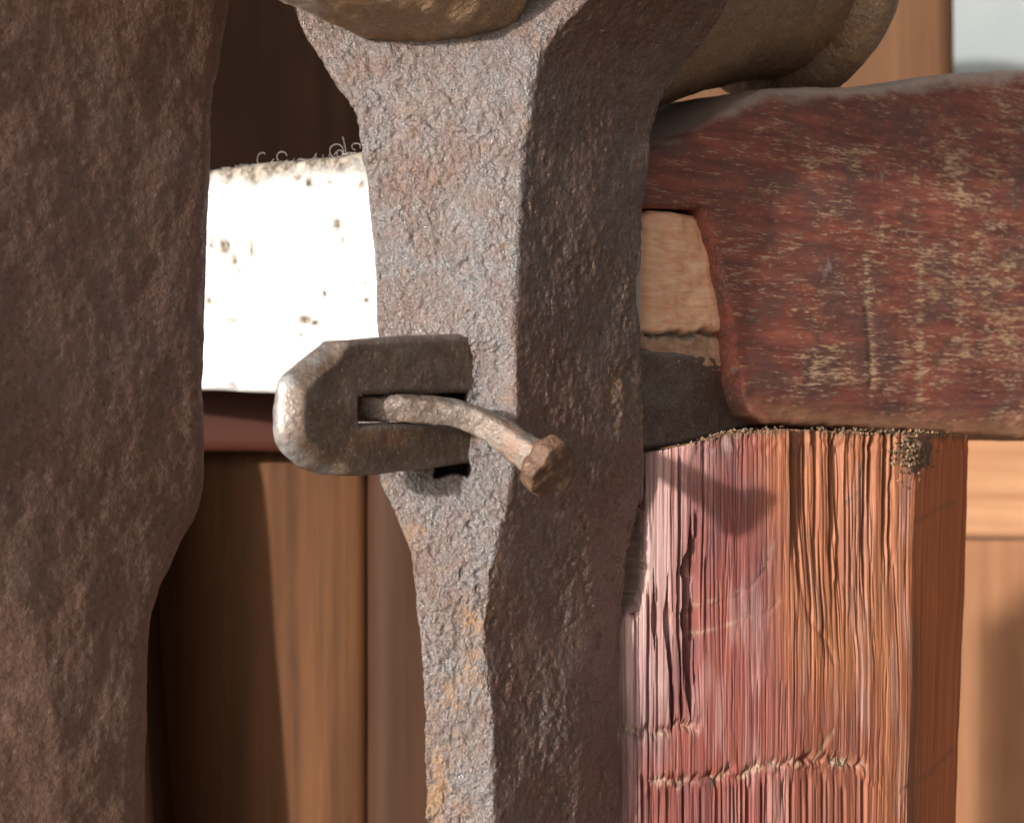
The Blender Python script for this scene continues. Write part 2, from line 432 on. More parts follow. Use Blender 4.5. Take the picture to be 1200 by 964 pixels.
# ------------------------------------------------------------------ bent nail
path = np.array([P(424, 473, -0.0530), P(445, 476, -0.0530), P(475, 478, -0.0520), P(510, 481, -0.0490), P(540, 486, -0.0470), P(566, 496, -0.0465), P(590, 510, -0.0470), P(614, 527, -0.0485), P(640, 546, -0.0505)])
wid = np.array([12.5, 13.5, 14, 14, 14, 14.5, 15, 16.5, 18])*K
tt = np.linspace(0, len(path)-1, 110)
def cr(A, t):
    i = np.clip(np.floor(t).astype(int), 0, len(A)-2); f = (t-i)
    A = np.asarray(A); 
    p0 = A[np.maximum(i-1, 0)]; p1 = A[i]; p2 = A[i+1]; p3 = A[np.minimum(i+2, len(A)-1)]
    if A.ndim > 1: f = f[:, None]
    return 0.5*((2*p1)+(-p0+p2)*f+(2*p0-5*p1+4*p2-p3)*f*f+(-p0+3*p1-3*p2+p3)*f**3)
C = cr(path, tt); Wd = cr(wid, tt)
T = np.gradient(C, axis=0); T /= np.linalg.norm(T, axis=1, keepdims=True)
up = Z1-T*(T @ Z1)[:, None]; up /= np.linalg.norm(up, axis=1, keepdims=True)
sdv = np.cross(T, up)
m = 32; th = np.arange(m)/m*2*math.pi+0.3
sq = 1/np.maximum(np.abs(np.cos(th-0.3)), np.abs(np.sin(th-0.3)))
rr = 0.2+0.8*np.minimum(sq, 1.34)
R = C[:, None]+Wd[:, None, None]*(rr*np.cos(th))[None, :, None]*up[:, None]+Wd[:, None, None]*0.85*(rr*np.sin(th))[None, :, None]*sdv[:, None]
nail = empty('bent_nail', tuple(path[0]))
tag(nail, 'bent rusty nail pushed through the slot of the iron strap', 'nail')
put(loft('shank', R, M_nail, lambda V, N: 0.0006*fbm(V, 0.005, 3, 71)+(0.00015+0.0004*sstep(500, 440, proj(V)[0]))*fbm(V, 0.002, 2, 73), lambda V: {'rust': sstep(520, 640, proj(V)[0])*0.6}, flip=True), nail)
# head: irregular hammered disc, axis along the nail's end
ax = T[-1]*0.72+np.array([0.30, -0.62, -0.22]); ax /= np.linalg.norm(ax)
hu = np.cross(ax, Z1); hu /= np.linalg.norm(hu); hv = np.cross(hu, ax)
hc = path[-1]+T[-1]*0.0005
prof = [(-0.0065, 0.0042), (-0.0042, 0.0056), (-0.0022, 0.0078), (-0.0010, 0.0086), (0.0010, 0.0084), (0.0024, 0.0081), (0.0029, 0.0076), (0.0030, 0.0050), (0.0029, 0.0024)]
pp = cr(np.array(prof), np.linspace(0, len(prof)-1, 36)); m = 80; th = np.arange(m)/m*2*math.pi
lob = 1+0.05*np.cos(5*th+0.6)+0.07*np.cos(3*th+2.2)+0.04*np.cos(8*th)
R = np.array([hc+ax*a+r*lob[:, None]*(np.cos(th)[:, None]*hu+np.sin(th)[:, None]*hv*0.98) for a, r in pp])
put(loft('head', R, M_head, lambda V, N: 0.0014*fbm(V, 0.008, 2, 81)+0.0003*fbm(V, 0.002, 2, 83), lambda V: {'rust': 0.5+0*V[:, 0]}), nail)

# ------------------------------------------------------------------ screw box: nose in front of the leg, barrel and rim behind
A0 = along(M0, -U_FR, 520); A0 = A0+Z1*0.1375
axd = np.array([math.cos(FA-0.05), math.sin(FA-0.05), 0.115]); axd /= np.linalg.norm(axd)
a_u = np.cross(axd, Z1); a_u /= np.linalg.norm(a_u); a_v = np.cross(a_u, axd)
def revolve(name, prof, mat, m, disp, facets=0, oz=0.0, rust=0.3, lat=0.0):
    th = np.arange(m)/m*2*math.pi
    mod = np.ones(m)
    if facets:
        s = 2*math.pi/facets; ph = (th+0.35) % s-s/2; mod = 0.35+0.65*math.cos(s/2)/np.cos(ph)
    R = np.array([A0+axd*a+U_RT*lat+Z1*oz+r*mod[:, None]*(np.cos(th)[:, None]*a_u+np.sin(th)[:, None]*a_v) for a, r in prof])
    return loft(name, R, mat, disp, lambda V: {'rust': rust+0*V[:, 0]})
def fine_prof(p, n): 
    p = np.array(p); t = np.linspace(0, len(p)-1, n); i = np.clip(t.astype(int), 0, len(p)-2)
    return p[i]+(p[i+1]-p[i])*(t-i)[:, None]
sb = empty('screw_box', tuple(A0))
tag(sb, 'brown rusted iron screw barrel with end rim passing through the vise leg', 'screw box')
rough_d = lambda V, N: 0.0010*fbm(V, 0.02, 3, 91)+0.00045*fbm(V, 0.004, 3, 93)
put(revolve('nose', fine_prof([(-0.066, 0.014), (-0.060, 0.0215), (-0.045, 0.0265), (-0.022, 0.0325), (-0.006, 0.0362), (0.012, 0.037)], 90), M_box, 160, rough_d, facets=9, rust=0.6, lat=-0.0065), sb)
put(revolve('barrel', fine_prof([(0.060, 0.045), (0.066, 0.0585), (0.090, 0.0575), (0.12, 0.052), (0.15, 0.0455), (0.185, 0.0415), (0.203, 0.041)], 130), M_box, 240, rough_d, lat=-0.030), sb)
rp = [(0.160+0.010*math.sin(t)-0.0, 0.0415+0.0065*math.cos(t)) for t in np.linspace(math.pi*0.9, -math.pi*0.1, 2)]
ang = np.linspace(-math.pi/2, math.pi/2, 30)
put(revolve('rim', np.array([(0.206+0.011*math.sin(t), 0.039+0.0115*math.cos(t)) for t in ang]), M_box, 240, rough_d, lat=-0.030), sb)

# ------------------------------------------------------------------ wood materials
def wood(name, dark, light, streak, axis, grain=1.0, rough=0.6, bump=0.4, extra=None, spec=0.35, scale=1.0):
    """axis: 'x' 'y' 'z' or a z-rotation in radians for horizontal grain"""
    m = Mat(name)
    lo, hi = 6*scale, 160*scale
    if axis == 'z': v = m.pos((hi, hi, lo)); vf = m.pos((hi*5, hi*5, lo*5))
    else: v = m.pos((lo, hi, hi)) ; vf = m.pos((lo*5, hi*5, hi*5))
    g = m.noise(v, 1.0, 5, 0.6, 0.25); gf = m.noise(vf, 1.0, 4, 0.65)
    big = m.noise(m.pos(), 22*scale, 4, 0.6)
    c = m.mix(m.ramp(g, [(0.32, 0.0), (0.68, 1.0)]), dark, light)
    c = m.mix(m.ramp(big, [(0.4, 0.0), (0.66, 0.7)]), c, streak)
    c = m.mix(m.ramp(gf, [(0.36, 0.5*grain), (0.5, 0.0)]), c, tuple(x*0.4 for x in dark))
    if extra: c = extra(m, c)
    n = m.bump(gf, bump, 0.0005, m.bump(g, bump*0.8, 0.001)) if not hasattr(m, 'height') else m.bump(m.height, bump, 0.0006)
    return m.out(c, rough, n, 0.0, spec)

# pale board
def pale_extra(m, c):
    v = m.pos()
    spots = m.ramp(m.noise(v, 75, 5, 0.7), [(0.70, 0.0), (0.78, 0.7)])
    c = m.mix(spots, c, (0.09, 0.055, 0.03))
    c = m.mix(m.attr('endgrain'), c, m.mix(m.ramp(m.noise(m.pos((0.5, 0.5, 3.0)), 170, 5, 0.68, 0.6), [(0.35, 0.0), (0.65, 1.0)]), (0.80, 0.36, 0.19), (0.95, 0.59, 0.37)))  # end-grain colour brightened in place of sunlight that misses it
    c = m.mix(m.attr('grime_dark'), c, m.mix(m.ramp(m.noise(v, 260, 5, 0.7), [(0.4, 0.0), (0.6, 1.0)]), (0.045, 0.030, 0.018), (0.27, 0.22, 0.17)))
    return c
M_pale = wood('pale_old_wood', (0.40, 0.385, 0.37), (0.64, 0.62, 0.60), (0.56, 0.545, 0.53), 'x', 0.8, 0.7, 0.5, pale_extra)

# ------------------------------------------------------------------ pale board (bench front)
PB = along(np.array([0.0375, 0.0375, 0.0]), -U_RT, 440)
PB0 = np.array([0.0375, 0.0375, 0.0])
def pb_uv(px, py):
    Q = along(PB0, -U_RT, px); return (float(np.dot(Q-PB0, U_RT)), (482-py)*K*(D+Q[1])/D)
RE = 0.0062     # right end along U_RT
z_top_r = pb_uv(425, 180)[1]
outl = [pb_uv(40, 211), pb_uv(100, 208), pb_uv(150, 205), pb_uv(243, 199), pb_uv(290, 193), pb_uv(340, 187), pb_uv(400, 180), pb_uv(428, 174), (-0.056, z_top_r+0.001), (-0.056, 0.0625), (RE, 0.0625), (RE, 0.0135), pb_uv(440, 463), pb_uv(320, 461), pb_uv(243, 457), pb_uv(140, 455), pb_uv(40, 453)]
xs = [p[0] for p in outl]; ysb = [p[1] for p in outl]
def pale_disp(V, N):
    q = np.stack([V @ U_RT, V @ U_IN, V[:, 2]], 1)
    front = (N @ N_F) > 0.5
    d = 0.0008*fbm(V, 0.025, 3, 101)+0.00022*fbm(q, (0.012, 0.0012, 0.0012), 3, 103)
    px, py = proj(V)
    for cx, cy, a, b in ((393, 263, 5, 9), (399, 283, 4, 6), (262, 290, 6, 9), (272, 305, 5, 7), (279, 318, 7, 4), (355, 375, 8, 5)):
        d = d-0.002*np.exp(-((px-cx)/a)**2-((py-cy)/b)**2)*front
    ch = fbm(V, 0.007, 3, 107); d = d-0.0012*sstep(0.56, 0.70, ch)*front
    end = (N @ U_RT) > 0.6
    d += np.where(end, 0.0009*fbm(V, 0.005, 3, 109), 0)
    crack = np.exp(-((V[:, 2]-0.0245-0.0022*fbm(V, 0.009, 3, 111))/(0.0005+0.0005*np.abs(fbm(V, 0.008, 2, 112))))**2)
    d -= np.where(end, 0.0035*crack, 0)
    d -= np.where(end & (V[:, 2] < 0.0245+0.0022*fbm(V, 0.009, 3, 111)), 0.0014, 0)
    return d
def pale_attr(V):
    end = sstep(RE-0.0045, RE-0.002, (V-PB0) @ U_RT)
    crack = 0.8*np.exp(-((V[:, 2]-0.0245-0.0022*fbm(V, 0.009, 3, 111))/0.0010)**2)*end + end*sstep(0.0255, 0.0235, V[:, 2])*0.55
    zt = np.interp((V-PB0) @ U_RT, sorted(xs[:8]), [p[1] for p in sorted(outl[:8])])
    edge = 1.3*sstep(0.012, 0.003, zt-V[:, 2]+0.005*fbm(V, 0.010, 4, 113))*(1-end)
    px, py = proj(V)
    for cx, cy, a, b in ((393, 263, 5, 9), (399, 283, 4, 6), (262, 290, 6, 9), (272, 305, 5, 7), (279, 318, 7, 4), (247, 352, 5, 5), (430, 352, 4, 3), (381, 344, 3, 4), (355, 375, 8, 5), (368, 378, 5, 3), (347, 208, 5, 4), (361, 214, 5, 5), (387, 214, 4, 5), (423, 216, 3, 6), (295, 290, 2, 12)):
        edge = np.maximum(edge, 2.2*np.exp(-((px-cx)/a)**2-((py-cy)/b)**2)*(0.75+0.9*fbm(V, 0.003, 2, 115)))
    ch = fbm(V, 0.007, 3, 107)
    return {'endgrain': end, 'grime_dark': np.clip(crack+edge*0.75+0.7*sstep(0.54, 0.68, ch)*(1-end), 0, 1)}
pb = plate('pale_board', lambda x, y: poly_sd(x, y, outl), (min(xs)-.001, min(ysb)-.001, max(xs)+.001, max(ysb)+.001), 0.0008, (PB0, U_RT, Z1, N_F), 0.052, 0.003, M_pale, pale_disp, pale_attr)
tag(pb, 'pale weathered board glaring white in the sun behind the vise legs', 'board')

# ------------------------------------------------------------------ red-brown bench beam
def beam_extra(m, c):
    tc = m.attr('u'); tw = m.attr('w')
    cmb = m.n.new('ShaderNodeCombineXYZ'); m.l.new(tc, cmb.inputs[0]); m.l.new(tw, cmb.inputs[2]); m.l.new(m.attr('dp'), cmb.inputs[1])
    def uvn(su, sw, det, ro, dist=0.0):
        mp = m.n.new('ShaderNodeMapping'); mp.inputs['Scale'].default_value = (su, sw, sw); m.l.new(cmb.outputs[0], mp.inputs['Vector'])
        return m.noise(mp.outputs[0], 1.0, det, ro, dist)
    base = m.mix(m.ramp(uvn(25, 260, 5, 0.62, 0.3), [(0.33, 0.0), (0.66, 1.0)]), (0.135, 0.040, 0.031), (0.31, 0.088, 0.056))
    base = m.mix(m.ramp(uvn(45, 70, 5, 0.65), [(0.45, 0.0), (0.62, 0.8)]), base, (0.12, 0.06, 0.048))
    f1 = uvn(300, 3000, 4, 0.75); f2 = uvn(120, 1100, 4, 0.7)
    wear = m.math('ADD', m.math('MULTIPLY', uvn(26, 60, 5, 0.68), 0.26), m.math('ADD', m.math('MULTIPLY', f1, 0.48), m.math('MULTIPLY', f2, 0.46)))
    fl = m.ramp(m.math('ADD', wear, m.math('MULTIPLY', m.attr('worn'), 0.065)), [(0.648, 0.0), (0.70, 0.95)])
    m.height = m.math('ADD', m.math('MULTIPLY', f1, 0.6), m.math('SUBTRACT', m.math('MULTIPLY', f2, 0.8), m.math('MULTIPLY', fl, 0.25)))
    tan = m.mix(uvn(200, 900, 3, 0.6), (0.42, 0.24, 0.13), (0.60, 0.41, 0.25))
    base = m.mix(fl, base, tan)
    base = m.mix(m.ramp(uvn(60, 45, 4, 0.6), [(0.68, 0.0), (0.74, 0.6)]), base, (0.30, 0.27, 0.23))
    base = m.mix(m.attr('dust'), base, m.mix(uvn(300, 900, 4, 0.7), (0.30, 0.21, 0.165), (0.62, 0.50, 0.41)))  # dust along the top edge, its colour lightened to look sunlit
    base = m.mix(m.attr('bounce_edge'), base, m.mix(uvn(30, 500, 4, 0.6), (0.20, 0.055, 0.025), (0.46, 0.24, 0.12)))
    return base
M_beam = wood('worn_red_stained_wood', (0.1, 0.03, 0.02), (0.2, 0.06, 0.04), (0.1, 0.05, 0.04), 'x', 0.3, 0.55, 1.0, beam_extra, 0.3)
BM0 = np.array([0.05, 0.0385, 0.0])
BU = np.array([math.cos(math.radians(44.5)), math.sin(math.radians(44.5)), 0]); BN = np.array([BU[1], -BU[0], 0])
def bm_uv(px, py):
    Q = along(BM0, BU, px); return (float(np.dot(Q-BM0, BU)), (482-py)*K*(D+Q[1])/D)
bo = [bm_uv(*p) for p in [(735, 245), (735, 182), (765, 172), (800, 160), (840, 138), (872, 117), (900, 104), (950, 101), (1010, 100), (1060, 95), (1110, 86), (1170, 82), (1240, 82), (1420, 80), (1420, 520), (1240, 516), (1130, 510), (1000, 503), (930, 499), (900, 496), (880, 486), (869, 466), (863, 420), (857, 372), (845, 310), (833, 268), (825, 246)]]
bx = [p[0] for p in bo]; by = [p[1] for p in bo]
def beam_uw(V): return (V-BM0) @ BU, V[:, 2]
def beam_disp(V, N):
    u, w = beam_uw(V); q = np.stack([u, V @ BN, w], 1)
    d = 0.0007*fbm(V, 0.04, 3, 121)+0.00035*fbm(q, (0.02, 0.003, 0.0016), 4, 123)+0.00022*fbm(q, (0.006, 0.002, 0.0006), 3, 125)
    px, py = proj(V)
    d -= 0.0004*np.exp(-(seg_dist(px, py, [(1016, 362), (1020, 400), (1022, 452)])/4)**2)
    d -= 0.0002*np.exp(-(seg_dist(px, py, [(945, 395), (955, 420), (948, 450)])/5)**2)
    return d
def beam_attr(V):
    u, w = beam_uw(V); px, py = proj(V)
    q = np.stack([u, 0*u, w], 1)
    worn = 0*u
    for a, wd, s in (([(1015, 300), (1018, 362), (1021, 400), (1022, 452)], 7, 1.0), ([(985, 120), (1000, 170), (1010, 210)], 4, 0.5), ([(1180, 140), (1150, 260), (1140, 330)], 9, 0.7),
                     ([(1105, 170), (1130, 230), (1165, 270)], 8, 0.7), ([(1080, 300), (1078, 470)], 4, 0.7), ([(1120, 180), (1128, 320), (1122, 420)], 10, 0.5), ([(945, 160), (950, 205)], 3, 0.8), ([(905, 170), (960, 190), (1030, 170)], 6, 0.6), ([(940, 400), (952, 430)], 9, 0.6), ([(1160, 330), (1200, 300)], 12, 0.6), ([(870, 230), (900, 215)], 8, 0.5), ([(1180, 100), (1185, 500)], 14, 0.25)):
        worn = np.maximum(worn, s*np.exp(-(seg_dist(px, py, a)/wd)**2))
    worn += 0.1*sstep(1040, 1190, px)
    topz = np.interp(px, [735, 765, 840, 900, 1010, 1060, 1110, 1170, 1420], [172, 160, 128, 104, 100, 95, 86, 82, 80])
    botz = np.interp(px, [735, 880, 900, 1130, 1420], [494, 494, 496, 510, 520])
    dust = sstep(20, 3, py-topz+10*fbm(q, (0.01, 1, 0.003), 3, 131))*0.85
    tri = sstep(-4, 6, 205-0.62*(px-765)-py-topz*0)*0
    bounce = sstep(34, 8, botz-py+12*fbm(q, (0.03, 1, 0.004), 3, 133))*sstep(840, 870, px)*0.75  # orange bounce from below, put into the lower edge's colour
    return {'u': u, 'w': w, 'dp': V @ BN, 'worn': worn, 'dust': np.clip(dust+tri, 0, 1), 'bounce_edge': bounce}
bb = plate('bench_beam', lambda x, y: poly_sd(x, y, bo), (min(bx)-.001, min(by)-.001, max(bx)+.001, max(by)+.001), 0.0009, (BM0, BU, Z1, BN), 0.06, 0.0022, M_beam, beam_disp, beam_attr)
tag(bb, 'worn dark red stained wooden beam resting on the furrowed post', 'beam')

# ------------------------------------------------------------------ wooden post
def post_extra(m, c):
    s = m.attr('s'); vz = m.attr('vz')
    cmb = m.n.new('ShaderNodeCombineXYZ'); m.l.new(s, cmb.inputs[0]); m.l.new(vz, cmb.inputs[2])
    def uvn(su, sw, det, ro, dist=0.0):
        mp = m.n.new('ShaderNodeMapping'); mp.inputs['Scale'].default_value = (su, 1, sw); m.l.new(cmb.outputs[0], mp.inputs['Vector'])
        return m.noise(mp.outputs[0], 1.0, det, ro, dist)
    red = m.mix(m.ramp(uvn(700, 9, 5, 0.7, 0.1), [(0.3, 0.0), (0.7, 1.0)]), (0.100, 0.020, 0.015), (0.235, 0.062, 0.042))
    red = m.mix(m.ramp(uvn(60, 22, 5, 0.65), [(0.42, 0.0), (0.66, 0.85)]), red, (0.15, 0.046, 0.042))
    red = m.mix(m.ramp(uvn(90, 30, 5, 0.65), [(0.60, 0.0), (0.70, 0.6)]), red, (0.27, 0.09, 0.045))
    red = m.mix(m.ramp(uvn(35, 14, 5, 0.65), [(0.40, 0.75), (0.52, 0.0)]), red, (0.085, 0.03, 0.032))
    org = m.mix(m.ramp(uvn(520, 8, 5, 0.65, 0.1), [(0.3, 0.0), (0.7, 1.0)]), (0.17, 0.046, 0.020), (0.34, 0.135, 0.060))
    c = m.mix(m.attr('orange'), red, org)
    c = m.mix(m.ramp(uvn(60, 26, 6, 0.72), [(0.56, 0.0), (0.70, 0.6)]), c, (0.085, 0.05, 0.042))
    l1 = uvn(1000, 13, 4, 0.65, 0.05); l2 = uvn(2600, 34, 3, 0.6); l3 = uvn(480, 7, 3, 0.6)
    c = m.mix(m.ramp(l1, [(0.33, 0.6), (0.43, 0.0)]), c, (0.10, 0.032, 0.02))
    c = m.mix(m.ramp(l2, [(0.58, 0.0), (0.78, 0.35)]), c, (0.46, 0.27, 0.19))
    shn = m.math('MULTIPLY', m.attr('sheen_tone'), m.ramp(m.math('ADD', m.math('MULTIPLY', l1, 0.5), m.math('MULTIPLY', l3, 0.5)), [(0.38, 0.0), (0.58, 1.0)]))
    c = m.mix(shn, c, (0.50, 0.34, 0.31))
    c = m.mix(m.attr('facet'), c, m.mix(m.ramp(m.math('ADD', m.math('MULTIPLY', l1, 0.5), m.math('MULTIPLY', l3, 0.5)), [(0.35, 0.0), (0.62, 1.0)]), (0.26, 0.055, 0.018), (0.58, 0.17, 0.05)))  # right facet's orange has warm bounced light put into the colour
    c = m.mix(m.attr('pale'), c, m.mix(m.ramp(uvn(900, 700, 4, 0.75), [(0.36, 0.0), (0.62, 1.0)]), (0.12, 0.075, 0.045), (0.46, 0.36, 0.24)))
    c = m.mix(m.attr('grime_dark'), c, m.mix(m.ramp(uvn(700, 600, 4, 0.75), [(0.38, 0.0), (0.64, 1.0)]), (0.03, 0.018, 0.011), (0.20, 0.125, 0.075)))
    m.height = m.math('ADD', m.math('ADD', m.math('MULTIPLY', l1, 0.7), m.math('MULTIPLY', l3, 0.6)), m.math('MULTIPLY', l2, 0.35))
    return c
M_post = wood('furrowed_red_wood', (0.3, 0.1, 0.08), (0.45, 0.2, 0.15), (0.3, 0.15, 0.17), 'z', 0.4, 0.66, 1.0, post_extra, 0.3)
pc = [P(690, 482, 0.075), P(724, 482, 0.0230), P(800, 482, 0.0250), P(925, 482, 0.0345), P(1072, 482, 0.060), P(1138, 482, 0.105), P(1122, 482, 0.15), P(720, 482, 0.15)]
zs = np.concatenate([np.linspace(FLOOR, -0.142, 10)[:-1], np.arange(-0.142, -0.0058, 0.0006)])
cnt = [25, 110, 180, 200, 80, 14, 12, 10]
base = ring_from_corners([p*np.array([1, 1, 0]) for p in pc], cnt, 3, 3)
bpx = 600+base[:, 0]/(K*(D+base[:, 1])/D)
top_py = np.interp(bpx, [690, 757, 800, 850, 900, 925, 1138], [531, 529, 520, 506, 501, 500, 508])
top_z = (482-top_py)*K*(D+base[:, 1])/D
# right facet narrows a little downwards
sarc = np.concatenate([[0], np.cumsum(np.linalg.norm(np.diff(base, axis=0), axis=1))])
rows = []
for z in zs:
    r = base.copy()
    f = np.clip((z+0.142)/(0.142-0.0058), 0, 1)
    r[:, 2] = z+(top_z-(-0.0058))*f**3
    lean = (1-f)*0.0045*sstep(1030, 1120, bpx) if z > -0.142 else 0.0045*sstep(1030, 1120, bpx)
    r[:, 0] -= lean
    rows.append(r)
R = np.array(rows)
SA = np.tile(sarc, len(zs)); 
def post_feat(V):
    px, py = proj(V)
    rec = np.zeros(len(px)); pale = np.zeros(len(px)); grime_dark = np.zeros(len(px))
    q = np.stack([SA, 0*SA, V[:, 2]], 1)
    wob = fbm(q, (0.004, 1, 0.03), 3, 151)*6
    def slot(x, a, b, w, dep):
        nonlocal rec
        xx = px-x-wob*1.0; ww = w*(0.75+0.7*fbm(q, (0.05, 1, 0.008), 3, 159))*sstep(a-4, a+60, py)*sstep(b+4, b-45, py)+0.01
        rec = rec+dep*np.clip(1-(xx/ww)**4, 0, 1)*((py > a) & (py < b))
    slot(808, 585, 848, 7.5, 0.0042); slot(785, 670, 868, 4.5, 0.0034); slot(768, 660, 770, 5.5, 0.003); slot(797, 640, 860, 2.5, 0.002)
    # chiselled recess under the beam
    lowy = np.interp(px, [925, 945, 975, 1010, 1060, 1080], [655, 690, 780, 800, 760, 700])
    reg = sstep(926, 928.5, px+wob*0.25)*sstep(1085, 1066, px)*sstep(lowy+20, lowy-110, py)
    rec = rec+reg*(0.0036*np.exp(-(px-926)/40)+0.0008)
    gr = np.random.default_rng(5)
    def grooves(n, xa, xb, ya, yb, la, lb, wa, wb, da, db):
        nonlocal rec
        for _ in range(n):
            x = gr.uniform(xa, xb); a = gr.uniform(ya, yb); b = a+gr.uniform(la, lb); w = gr.uniform(wa, wb); dep = gr.uniform(da, db); sl = gr.normal(0, 0.012)
            mk = np.abs(px-x) < w*3+14
            if not mk.any(): continue
            pyy = py[mk]; e = sstep(a-6, a+10, pyy)*sstep(b+30, b-50, pyy)
            xx = np.abs(px[mk]-x-sl*(pyy-a)-wob[mk]*0.18)
            rec[mk] += dep*e*sstep(w, w*0.35, xx)
    grooves(24, 932, 1066, 495, 512, 40, 210, 1.6, 4.2, 0.0008, 0.0022)
    grooves(60, 930, 1072, 515, 690, 30, 150, 0.7, 1.5, 0.0004, 0.0010); grooves(26, 930, 1060, 700, 880, 30, 120, 0.7, 1.2, 0.0002, 0.0006)
    grooves(60, 735, 925, 500, 880, 30, 160, 0.7, 1.3, 0.0002, 0.0007)
    grooves(16, 735, 830, 510, 700, 80, 250, 1.5, 3.5, 0.0006, 0.0020)
    grooves(40, 740, 1040, 905, 925, 40, 140, 1.0, 3.5, 0.0004, 0.0016)
    # left flank torn away, the hollow also coloured darker
    jg = 14*fbm(V, 0.006, 3, 187); tl = sstep(766, 750, px+wob*0.4+jg*0.6+0.06*(py-600))*sstep(580, 612, py+jg)*sstep(730, 706, py+jg)
    rec = rec+0.010*tl; grime_dark = np.maximum(grime_dark, tl*0.85)
    # diagonal dark streak, broken up by noise
    dg = np.exp(-(seg_dist(px, py, [(952, 628), (985, 600), (1012, 572), (1030, 548)])/(3.5+wob*0.6))**2)*sstep(-0.5, 0.1, fbm(V, 0.004, 3, 152))
    grime_dark = np.maximum(grime_dark, 0.75*dg*sstep(-0.3, 0.3, fbm(V, 0.0025, 3, 153)))
    # saw arcs
    for a in ([(786, 724), (812, 716), (845, 704), (880, 690), (898, 666), (906, 640)], [(800, 751), (850, 737), (893, 722), (912, 704)]):
        g = np.exp(-(seg_dist(px, py+wob*0.5, a)/2.6)**2); rec = rec+0.00022*g*np.clip(1+2*fbm(V, 0.004, 3, 154), 0, 2); 
        g2 = np.exp(-(seg_dist(px, py, [(x, y-4) for x, y in a])/2.4)**2); pale = np.maximum(pale, 0.42*g2*sstep(-0.35, 0.35, fbm(V, 0.0035, 3, 156)))
    # gashes
    for a, w in (([(762, 917), (822, 914), (862, 906), (902, 897), (940, 890), (968, 888), (1008, 896)], 8), ([(728, 858), (772, 860), (816, 848)], 7)):
        jag = fbm(q, (0.0022, 1, 0.02), 3, 161)*9
        dd = seg_dist(px, py+jag*1.3, a); g = np.exp(-(dd/(w*(0.75+0.9*np.maximum(0, fbm(V, 0.006, 2, 167)))))**2)
        rec = rec+0.0018*g*(1+fbm(V, 0.003, 3, 165)); pale = np.maximum(pale, g*np.clip(0.40+1.5*fbm(V, 0.003, 3, 166), 0, 1))
    gy = np.interp(px, [740, 762, 822, 862, 902, 968, 1008, 1040], [950, 920, 917, 909, 900, 892, 898, 930])
    below = sstep(0, 8, py-gy+fbm(q, (0.0022, 1, 0.02), 3, 161)*9)*sstep(1060, 1000, px)*sstep(730, 780, px)
    rec = rec+below*0.0009
    sc = np.exp(-(seg_dist(px, py, [(957, 888), (966, 872), (976, 856)])/3)**2); rec = rec+0.0003*sc; pale = np.maximum(pale, 0.3*sc)
    ck = np.exp(-(seg_dist(px, py, [(936, 662), (942, 700), (950, 728), (970, 752), (978, 775)])/3.0)**2); rec = rec+0.0004*ck
    ra = np.exp(-(seg_dist(px, py, [(1058, 926), (1092, 904), (1118, 878)])/3)**2); rec = rec+0.0003*ra; grime_dark = np.maximum(grime_dark, 0.3*ra)
    rb = np.exp(-(seg_dist(px, py, [(1075, 612), (1098, 596), (1118, 588)])/2.5)**2); rec = rec+0.0002*rb; grime_dark = np.maximum(grime_dark, 0.35*rb)
    # dirt lump under the beam near the right edge
    cl = np.exp(-((px-1072)/20)**2-((py-530)/24)**2)
    rec = rec-0.0016*cl*(0.7+fbm(V, 0.004, 3, 171)); grime_dark = np.maximum(grime_dark, sstep(0.25, 0.6, cl+0.25*fbm(V, 0.005, 3, 173))*0.9)
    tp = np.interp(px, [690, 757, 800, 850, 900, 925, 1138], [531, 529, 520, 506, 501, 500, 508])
    e = sstep(12, 3, py-tp+5*fbm(V, 0.003, 3, 175)); grime_dark = np.maximum(grime_dark, e*0.7*sstep(800, 840, px))
    orange = np.clip(sstep(880, 960, px+25*fbm(q, (0.01, 1, 0.05), 3, 181))+0.0*px, 0, 1)*(1-0.55*sstep(760, 860, py)*sstep(1060, 1000, px))
    orange = np.maximum(orange, sstep(870, 925, px)*sstep(700, 560, py)*0.9)
    return rec, pale, grime_dark, orange
def post_disp(V, N):
    q = np.stack([SA, 0*SA, V[:, 2]], 1); px, py = proj(V)
    rec, pale, grime_dark, orange = post_feat(V)
    face = sstep(1090, 1066, px)
    left = sstep(860, 790, px)
    d = 0.0008*fbm(V, 0.03, 3, 141)
    g1 = fbm(q, (0.0022, 1, 0.14), 3, 143, 0.6); g2 = fbm(q, (0.0008, 1, 0.06), 2, 145)
    d += (0.00008+0.0004*left)*g1*(0.25+0.75*face)+0.00012*g2*(0.3+0.7*face)
    cr1 = 1-np.abs(fbm(q, (0.0042, 1, 0.22), 2, 147)); cr2 = 1-np.abs(fbm(q, (0.0021, 1, 0.11), 2, 148))
    m1 = sstep(-0.3, 0.3, fbm(q, (0.012, 1, 0.05), 2, 146)); fl = 0.3+0.7*sstep(760, 640, py); m1 = m1*fl
    d -= face*(0.0008*np.clip((cr1-0.93)/0.07, 0, 1)*m1+0.0004*fl*np.clip((cr2-0.92)/0.08, 0, 1))
    pl = fbm(q, (0.0065, 1, 0.045), 4, 144, 0.6); d -= face*0.00018*sstep(0.05, 0.2, pl)
    d -= rec*sstep(-0.2, 0.2, -N[:, 1])
    d += 0.0010*sstep(-0.016, -0.009, V[:, 2])*fbm(q, (0.002, 1, 0.003), 3, 149)
    return d
